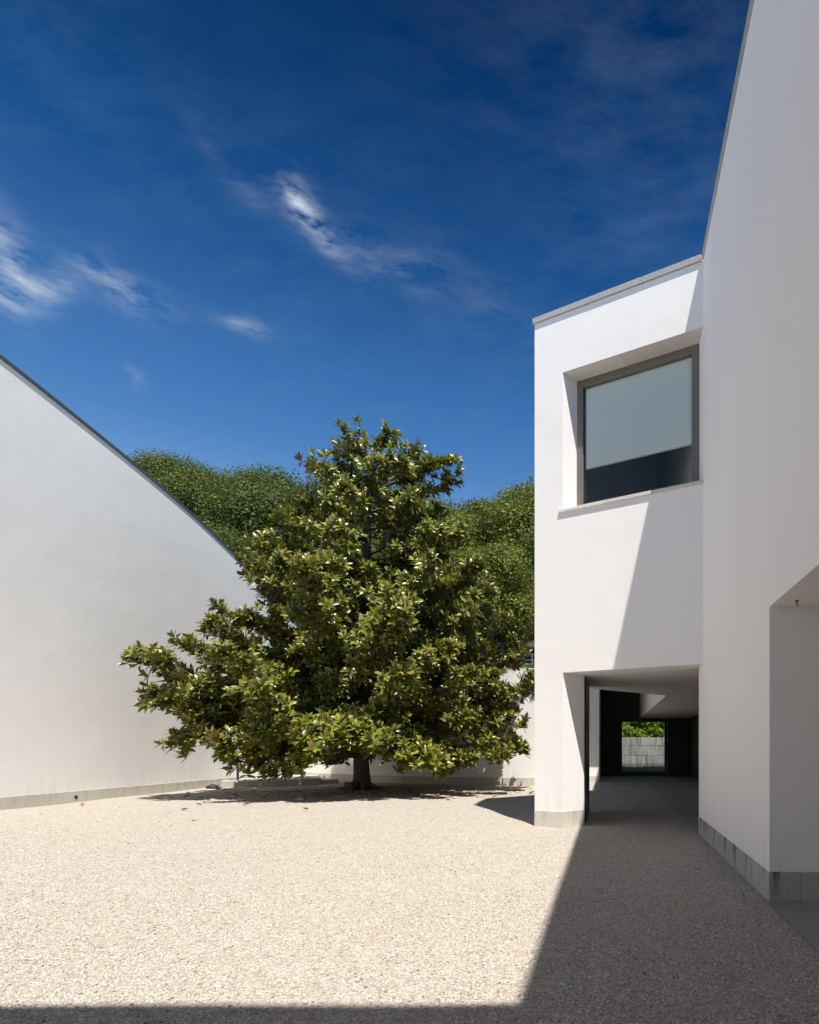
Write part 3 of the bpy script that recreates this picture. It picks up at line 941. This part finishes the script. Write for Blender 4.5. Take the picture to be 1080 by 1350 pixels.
# surface roots
for a in np.arange(0, 6.2, 0.9):
    a += random.uniform(-.2, .2)
    c = Vector((math.cos(a), math.sin(a), 0))
    tk.tube([TB + c * 0.2 + Vector((0, 0, .22)), TB + c * 0.5 + Vector((0, 0, .06)), TB + c * 0.85 + Vector((0, 0, -.06))], [0.13, 0.09, 0.04], 7)

# horizontal reach by azimuth (degrees) for the lowest tiers, and its fall with height
AZ = np.array([0, 35, 70, 95, 130, 160, 185, 213, 232, 250, 270, 305, 335, 360], float)
RR = np.array([6.3, 5.4, 4.2, 3.6, 3.7, 4.0, 4.3, 5.6, 6.7, 6.3, 5.8, 5.6, 5.9, 6.3])
RU = np.array([3.6, 3.6, 3.8, 3.8, 3.7, 3.6, 3.6, 3.7, 3.7, 3.7, 3.7, 3.6, 3.6, 3.6])        # reach in the upper half
GZ = np.array([0.8, 1.6, 3.0, 4.2, 5.2, 6.2, 7.2, 8.2, 9.2, 10.2, 11.0, 11.7, 12.3, 12.7])
GL = np.array([0.97, 1.00, 1.0, 0.97, 0.83, 0.62, 0.3, 0, 0, 0, 0, 0, 0, 0])
GU = np.array([0, 0, 0, 0.05, 0.20, 0.42, 0.76, 0.92, 0.82, 0.70, 0.64, 0.46, 0.18, 0.03])


def reach(z, az):
    az = az % 360
    lo = 1.0
    if 185 < az < 268: lo = float(np.interp(z, [3.9, 4.8, 5.6, 6.6], [1.0, 0.86, 0.62, 0.45]))
    return float(lo * np.interp(z, GZ, GL) * np.interp(az, AZ, RR) + np.interp(z, GZ, GU) * np.interp(az, AZ, RU))


boughs = []       # (tip, start height, foliage size)
z = 1.35
tier = 0
while z < 11.9:
    n_az = int(round(np.interp(z, [1, 5, 8, 10, 12], [13, 12, 9, 6, 4])))
    ph0 = tier * 47.0
    for j in range(n_az):
        az = ph0 + 360.0 * j / n_az + random.uniform(-9, 9)
        zz = z + 0.38 * math.sin(math.radians(az * 2 + tier * 70)) + random.uniform(-.14, .14)
        R = reach(zz, az) * random.uniform(0.80, 1.04)
        c = trunk_at(zz)
        boughs.append((Vector((c.x + R * math.cos(math.radians(az)), c.y + R * math.sin(math.radians(az)), zz)), None, 1.0 if z < 9 else 0.7))
        # a shorter one that fills the inside of the crown
        if z < 9.5 and j % 2 == 0:
            a2 = az + 360.0 / n_az * 0.5
            R2 = reach(zz + .3, a2) * random.uniform(0.42, 0.70)
            boughs.append((Vector((c.x + R2 * math.cos(math.radians(a2)), c.y + R2 * math.sin(math.radians(a2)), zz + 0.4)), None, 0.9))
    z += 1.0
    tier += 1
# individual boughs that shape the outline
def pix(u, v, y):
    return (round((u - 802) / 765 * y, 3), y, round(EYE + (983 - v) / 765 * y, 3))


for t3, f in ((pix(182, 862, 16.3), .55), (pix(205, 915, 16.5), .7), (pix(240, 842, 16.8), .5), (pix(283, 800, 17.2), .30), (pix(232, 985, 16.6), .7), (pix(255, 950, 16.4), .8),
              (pix(225, 885, 16.8), .7), (pix(300, 835, 17.4), .7), (pix(330, 815, 17.8), .7), (pix(290, 870, 17.0), .8), (pix(260, 900, 16.6), .8),
              (pix(360, 1028, 16.9), .42), (pix(385, 1015, 17.2), .5), (pix(335, 1012, 17.0), .5), (pix(300, 1005, 17.0), .6), (pix(430, 985, 16.8), .7),
              (pix(455, 975, 16.4), .7), (pix(500, 985, 16.6), .7), (pix(540, 1000, 17.0), .7), (pix(580, 1010, 17.4), .6), (pix(620, 1005, 18.2), .6), (pix(665, 1000, 19.0), .65), (pix(395, 975, 16.3), .7),
              (pix(447, 590, 20.3), .45), (pix(458, 612, 20.4), .5), (pix(430, 628, 20.2), .42), (pix(513, 572, 20.2), .36), (pix(490, 590, 20.4), .40), (pix(578, 612, 20.3), .5), (pix(600, 628, 20.4), .42),
              (pix(596, 606, 20.3), .4), (pix(400, 655, 20.2), .28), (pix(425, 690, 20.0), .5), (pix(540, 600, 20.3), .45), (pix(470, 640, 20.2), .55), (pix(560, 650, 20.2), .55), (pix(605, 700, 20.0), .5), (pix(380, 745, 19.6), .55),
              (pix(365, 775, 19.4), .55), (pix(625, 745, 19.8), .55), (pix(640, 780, 19.8), .6), (pix(660, 815, 20.0), .65),
              (pix(675, 850, 20.4), .65), (pix(690, 905, 20.6), .65), (pix(692, 990, 20.4), .6), (pix(688, 960, 20.2), .7), (pix(650, 890, 19.8), .7)):
    boughs.append((Vector(t3), None, f))


def wall_y(x):
    return float(np.interp(x, [p[0] for p in BP], [p[1] for p in BP]))


ros_p, ros_a = [], []
for tip, z0, fr in boughs:
    if tip.x < -14.3: tip.x = -14.3
    if tip.z < 5.4: tip.y = min(tip.y, wall_y(tip.x) - 0.7)
    c = trunk_at(max(0.9, tip.z * 0.86 - 0.2))
    hor = Vector((tip.x - c.x, tip.y - c.y, 0)); R = hor.length
    h = hor.normalized() if R > 1e-3 else Vector((1, 0, 0))
    zs0 = max(1.15, tip.z - R * random.uniform(0.20, 0.42)) if tip.z > 2.6 else min(2.3, tip.z + 0.75)
    s = trunk_at(zs0)
    bend = Vector((-h.y, h.x, 0)) * random.uniform(-.3, .3)
    pts = []
    NSEG = 7
    for i in range(NSEG + 1):
        t = i / NSEG
        zz = s.z + (tip.z - s.z) * t + (0.10 * R * math.sin(math.pi * t) * (1 if tip.z < 3 else -0.4))
        q = Vector((s.x + (tip.x - s.x) * t, s.y + (tip.y - s.y) * t, zz)) + bend * math.sin(math.pi * t)
        pts.append(q)
    r0 = 0.022 + 0.011 * R
    tk.tube(pts, [r0 * (1 - 0.82 * i / NSEG) for i in range(NSEG + 1)], 5)
    # foliage pad: twigs leaving the outer part of the bough
    nt = int((5 + 4.9 * min(R, 6.5)) * (0.55 + 0.45 * fr))
    for kx in range(nt):
        t = 1 - (random.random() ** 1.5) * 0.72
        i = min(NSEG - 1, int(t * NSEG)); f = t * NSEG - i
        b = pts[i].lerp(pts[i + 1], f)
        spread = (0.35 + 0.95 * (1 - abs(t - 0.72)) ** 2) * fr
        ang = random.uniform(-1.25, 1.25)
        dirh = Vector((h.x * math.cos(ang) - h.y * math.sin(ang), h.x * math.sin(ang) + h.y * math.cos(ang), 0))
        e = b + dirh * random.uniform(0.25, 1.0) * spread + Vector((0, 0, random.uniform(-0.16, 0.36) * (0.5 + 0.5 * fr)))
        if t > 0.97: e = b + h * random.uniform(0.05, 0.3) + Vector((0, 0, random.uniform(0, .2)))
        if e.x < -14.95: continue
        if e.z < 5.3 and e.y > wall_y(e.x) - 0.35: continue
        if e.z < 0.75: e.z = 0.75 + random.random() * .15
        mid = b.lerp(e, 0.55) + Vector((0, 0, -0.05))
        tk.tube([b, mid, e], [0.012, 0.009, 0.005], 3)
        ax = ((e - b).normalized() * 0.6 + h * 0.35 + Vector((0, 0, random.uniform(0.35, 1.0)))).normalized()
        ros_p.append(tuple(e)); ros_a.append(tuple(ax))
        # side rosettes along the twig
        for _ in range(random.choice((1, 1, 2, 2))):
            e2 = b.lerp(e, random.uniform(0.35, 0.85)) + Vector((random.gauss(0, .16), random.gauss(0, .16), random.gauss(0.02, .13)))
            if e2.z < 0.7 or e2.x < -14.95 or (e2.z < 5.3 and e2.y > wall_y(e2.x) - 0.35): continue
            ros_p.append(tuple(e2)); ros_a.append(((ax.x + random.gauss(0, .4)), ax.y + random.gauss(0, .4), ax.z + random.gauss(0, .2)))
tk.build('trunk', 'bark', mag, smooth=True, fix=False)

RP = np.array(ros_p); RA = unit(np.array(ros_a))
print('rosettes', len(RP))


def rosettes(P, Ax, young_prob):
    n = len(P); K = 12
    tmp = np.where(np.abs(Ax[:, 2:3]) < 0.9, np.array([[0, 0, 1.0]]), np.array([[1.0, 0, 0]]))
    a = unit(np.cross(Ax, tmp)); b = np.cross(Ax, a)
    ph = rng.random(n)[:, None] * 6.283 + np.arange(K)[None] * 2.399 + rng.normal(0, .25, (n, K))
    tilt = np.linspace(0.25, 1.45, K)[None] + rng.normal(0, .18, (n, K))           # from the axis outwards
    rad = a[:, None] * np.cos(ph)[..., None] + b[:, None] * np.sin(ph)[..., None]
    ax = Ax[:, None] * np.cos(tilt)[..., None] + rad * np.sin(tilt)[..., None]
    up = Ax[:, None] * np.sin(tilt)[..., None] - rad * np.cos(tilt)[..., None]
    org = P[:, None] - Ax[:, None] * (np.linspace(0.0, 0.14, K)[None] + 0.02)[..., None]
    length = (0.215 + 0.085 * rng.random((n, K))) * np.where(tilt < .5, 0.75, 1.0)
    width = length * (0.36 + 0.08 * rng.random((n, K)))
    mi = (np.arange(K)[None] < 2) & (rng.random((n, 1)) < young_prob)
    keep = rng.random((n, K)) < 0.88
    up = up + rng.normal(0, .22, up.shape)
    return (org[keep], ax[keep], up[keep], length[keep], width[keep], mi[keep].astype(np.int32))


o_, a_, u_, l_, w_, mi_ = rosettes(RP, RA, 0.5)
print('leaves', len(o_))
cr = link('crown', leaf_mesh('crown', o_, a_, u_, l_, w_, mi_), ['leaf', 'young'], mag)
tag(cr, kind='stuff')

# fallen leaves
fl_spots = [(-11.3, 16.2), (-12.1, 17.4), (-11.6, 16.9), (-10.6, 14.4), (-9.9, 15.7), (-8.2, 16.6), (-7.6, 14.7), (-12.8, 16.8), (-13.9, 15.3), (-6.4, 17.0),
            (-9.0, 17.2), (-10.3, 17.6), (-7.2, 17.9), (-5.4, 18.4), (-3.6, 17.9), (-11.9, 18.6), (-4.6, 16.9), (-8.8, 12.4), (-5.1, 8.6), (-2.7, 19.6), (-10.9, 15.6), (-13.1, 17.9)]
for i, (x, y) in enumerate(fl_spots):
    a = random.uniform(0, 6.28)
    o1 = np.array([[0, 0, 0]]); ax1 = np.array([[math.cos(a), math.sin(a), 0.12]])
    me = leaf_mesh('fallen_leaf', o1, ax1, np.array([[0.1, 0, 1.0]]), np.array([random.uniform(.17, .24) * (0.5 if y < 13 else 1)]), np.array([.085 * (0.5 if y < 13 else 1)]), None, 0.55, -0.12)
    ob = link('fallen_leaf', me, 'dry_leaf'); ob.location = (x, y, gz(x, y) + 0.012)
    tag(ob, 'curled dry brown leaf lying on the pale gravel', 'leaf', 'fallen leaves on the gravel')
nl = 900
ll = rng.normal(0, 1, (nl, 2)) * np.array([3.2, 1.7]) + np.array([TB.x + 0.6, TB.y - 0.9])
okm = (ll[:, 0] > -14.6) & (ll[:, 1] < 23.2) & (ll[:, 1] > 17.0) & (np.hypot(ll[:, 0] - TB.x, ll[:, 1] - TB.y) > .6)
okm &= ~((ll[:, 0] < -11.4) & (ll[:, 1] > 21.6))
ll = ll[okm]; nl = len(ll)
an = rng.random(nl) * 6.283
zz = 0.010 * np.sin(ll[:, 0] * 0.9 + ll[:, 1] * 0.4) + 0.008 * np.sin(ll[:, 0] * 2.1 - ll[:, 1] * 1.7 + 1) - 0.002
lit = leaf_mesh('leaf_litter', np.stack([ll[:, 0], ll[:, 1], zz], -1), np.stack([np.cos(an), np.sin(an), rng.normal(0.06, .1, nl)], -1),
                np.tile([[0.05, 0.05, 1.0]], (nl, 1)) + rng.normal(0, .15, (nl, 3)), 0.10 + .1 * rng.random(nl), 0.05 + .04 * rng.random(nl))
tag(link('leaf_litter', lit, 'dry_leaf'), 'scattered brown leaf litter under the magnolia', 'leaf litter', kind='stuff')

# ------------------------------------------------------------------ wooded hill
RU_ = np.array([-400, -120, -62, -55, -45, -34, -26, -18.5, -14, -8.9, 0, 20, 120, 400], float)       # ridge foliage height along X at Y=70
RZ_ = np.array([20, 30, 33.6, 34.6, 33.8, 31.6, 30.0, 28.3, 29.3, 30.3, 29, 27, 22, 16])


def hill(x, y):
    top = float(np.interp(x * 70.0 / max(y, 30.0) if y < 70 else x, RU_, RZ_)) - 8.2
    y0 = (wall_y(x) + 1.1 if x > -15.5 else 27.5) if x < -2.3 else 35.4
    t = (y - y0) / (70.0 - y0)
    if t <= 0: return -0.3
    base = 2.2 if x < -2.3 else 1.2
    s = min(t, 1.0)
    h_ = base + (top - base) * (s ** 0.92)
    if t > 1: h_ -= (y - 70) * 0.12
    return h_ + 0.5 * math.sin(x * .31 + y * .17)


hx = np.concatenate([np.arange(-160, -19, 4.0), np.arange(-18, -2.4, 1.5), np.arange(-2.2, 60, 3.5)]); hy = np.concatenate([np.arange(26.9, 36, 1.2), np.arange(36.2, 140, 4.0)])
V = [(x, y, hill(x, y)) for y in hy for x in hx]
ii = (np.arange(len(hy) - 1)[:, None] * len(hx) + np.arange(len(hx) - 1)[None]).reshape(-1)
hq = np.stack([ii, ii + 1, ii + len(hx) + 1, ii + len(hx)], -1)
ho = link('hill', mesh_np('hill', V, quads=hq, smooth=True), 'earth')
tag(ho, 'wooded hillside rising behind the walls', kind='structure')


def wood_crown(seed, n, rx, rz, leaf, lobes=16):
    r = np.random.default_rng(seed)
    # lobes give the crown its uneven outline
    th = r.random(lobes) * 6.283; cz = r.random(lobes) * 1.5 - 0.5
    rad = np.sqrt(np.maximum(0.05, 1 - np.clip(cz, -.9, .98) ** 2)) * (0.55 + .2 * r.random(lobes))
    cen = np.stack([rad * np.cos(th) * rx, rad * np.sin(th) * rx, cz * rz * 0.75], -1)
    lr = (0.34 + 0.22 * r.random(lobes)) * rx
    which = r.integers(0, lobes, n)
    d = unit(r.normal(0, 1, (n, 3)) + np.array([0, 0, 0.25]))
    P = cen[which] + d * (lr[which] * (0.66 + 0.42 * r.random(n) ** 0.8 + 0.13 * r.normal(0, 1, n)))[:, None] * np.array([1, 1, 0.85])
    nor = unit(d + r.normal(0, .55, (n, 3)) + np.array([0, 0, .35]))
    t1 = unit(np.cross(nor, r.normal(0, 1, (n, 3)))); t2 = np.cross(nor, t1)
    s = leaf * (0.45 + 1.1 * r.random(n) ** 1.6)[:, None]
    V = np.stack([P - t1 * s, P - t2 * s * .55 + nor * s * .12, P + t1 * s, P + t2 * s * .55 + nor * s * .12], 1).reshape(-1, 3)
    Q = (np.arange(n) * 4)[:, None] + np.array([[0, 1, 2, 3]])
    return mesh_np('crown', V, quads=Q)


KINDS = [
    ('broadleaf_tree', 'dark green broadleaf tree in the wood on the hillside behind the walls', wood_crown(1, 46000, 3.4, 3.6, 0.078, 24), 'hill_leaf'),
    ('broadleaf_tree', 'dark green broadleaf tree in the wood on the hillside behind the walls', wood_crown(2, 46000, 3.7, 3.2, 0.078, 30), 'hill_leaf'),
    ('broadleaf_tree', 'dark green broadleaf tree in the wood on the hillside behind the walls', wood_crown(3, 44000, 3.0, 4.2, 0.076, 28), 'hill_leaf'),
    ('willowy_tree', 'pale feathery green tree among the dark trees on the hillside', wood_crown(4, 40000, 3.0, 4.4, 0.07, 34), 'hill_leaf'),
]
trunk_me = None
for _, _, me, mt in KINDS:
    me.materials.append(M[mt])
tmb = MB().tube([(0, 0, -1.2), (0.05, 0, 1.5), (0.0, 0.05, 4.0), (0.1, 0, 6.2)], [0.26, 0.2, 0.15, 0.06], 7)
for a in range(5):
    c = Vector((math.cos(a * 1.3), math.sin(a * 1.3), 0))
    tmb.tube([Vector((0, 0, 2.6 + .4 * a)), Vector((0, 0, 3.6 + .4 * a)) + c * 1.1, Vector((0, 0, 4.6 + .4 * a)) + c * 2.2], [0.1, 0.07, 0.03], 5)
tobj = tmb.build('trunk', 'bark', None, fix=False); trunk_me = tobj.data
bpy.data.objects.remove(tobj)
cnt = 0
y = 31.5
rows = []
while y < 74:
    rows.append(y); y += 4.0
for y in rows:
    x0 = -0.86 * y; x = x0 - 3
    while x < min(8, 0.12 * y):
        px = x + random.uniform(-1.3, 1.3); py = y + random.uniform(-1.5, 1.5)
        x += 4.4 + 0.012 * y
        if px > -2.0 and py < 42: continue
        if px < -0.80 * py - 4: continue
        kname, lab, me, mt = KINDS[random.choice((0, 0, 1, 1, 2, 2))] if not (-33 < px * 70 / py < -22 and py > 56) else KINDS[3]
        tr = empty(kname, (px, py, hill(px, py) - 0.1))
        q = px / py
        side = 'above the sloping white wall' if q < -0.56 else ('behind the magnolia' if q < -0.23 else 'beside the window block')
        level = 'on the crest of the wooded hill' if py > 62 else ('halfway up the wooded hill' if py > 44 else 'at the foot of the wooded hill')
        tag(tr, ('dark green broadleaf tree ' if kname == 'broadleaf_tree' else 'pale feathery tree ') + level + ', ' + side, 'tree', 'trees ' + level + ' ' + side)
        sc = random.uniform(0.72, 1.2) * (0.8 if py < 40 else 1)
        rz_ = random.uniform(0, 6.28)
        for nm, dat, dz in (('trunk', trunk_me, 0), ('crown', me, 4.9)):
            o = bpy.data.objects.new(nm, dat); COL.objects.link(o); o.parent = tr
            o.location = (0, 0, dz * sc); o.scale = (sc, sc, sc * random.uniform(.9, 1.08)); o.rotation_euler = (0, 0, rz_)
        cnt += 1
print('hill trees', cnt)

# bright shrubs above the granite block wall
sh_me = wood_crown(9, 2600, 0.75, 0.6, 0.09, 12); sh_me.materials.append(M['bright_leaf'])
sm = MB().tube([(0, 0, -1.2), (0.03, 0, -0.5), (0.0, 0.02, 0.2)], [0.04, 0.03, 0.015], 6)
sobj = sm.build('stem', 'bark', None, fix=False); sh_stem = sobj.data; bpy.data.objects.remove(sobj)
for x, y, zc_, sc in ((0.9, 36.3, 2.15, 1.0), (1.9, 36.2, 2.0, 0.9), (2.7, 36.4, 2.1, .95), (3.5, 36.2, 2.5, 1.25), (2.9, 37.2, 3.3, 1.5), (1.2, 37.6, 3.2, 1.5), (0.1, 37.0, 2.6, 1.3), (4.5, 36.8, 2.6, 1.2), (0.6, 38.6, 4.2, 1.9), (2.2, 38.8, 4.4, 2.0), (3.9, 38.5, 4.2, 1.9), (5.4, 38.4, 4.0, 1.9), (-0.9, 38.4, 4.0, 1.9)):
    s = empty('shrub', (x, y, zc_ - 1.0 * sc))
    tag(s, 'bright sunlit green shrub above the granite block wall', 'shrub', 'shrubs above the granite wall')
    for nm, dat in (('foliage', sh_me), ('stem', sh_stem)):
        o = bpy.data.objects.new(nm, dat); COL.objects.link(o); o.parent = s
        o.location = (0, 0, 1.0 * sc); o.scale = (sc,) * 3; o.rotation_euler = (0, 0, random.uniform(0, 6))
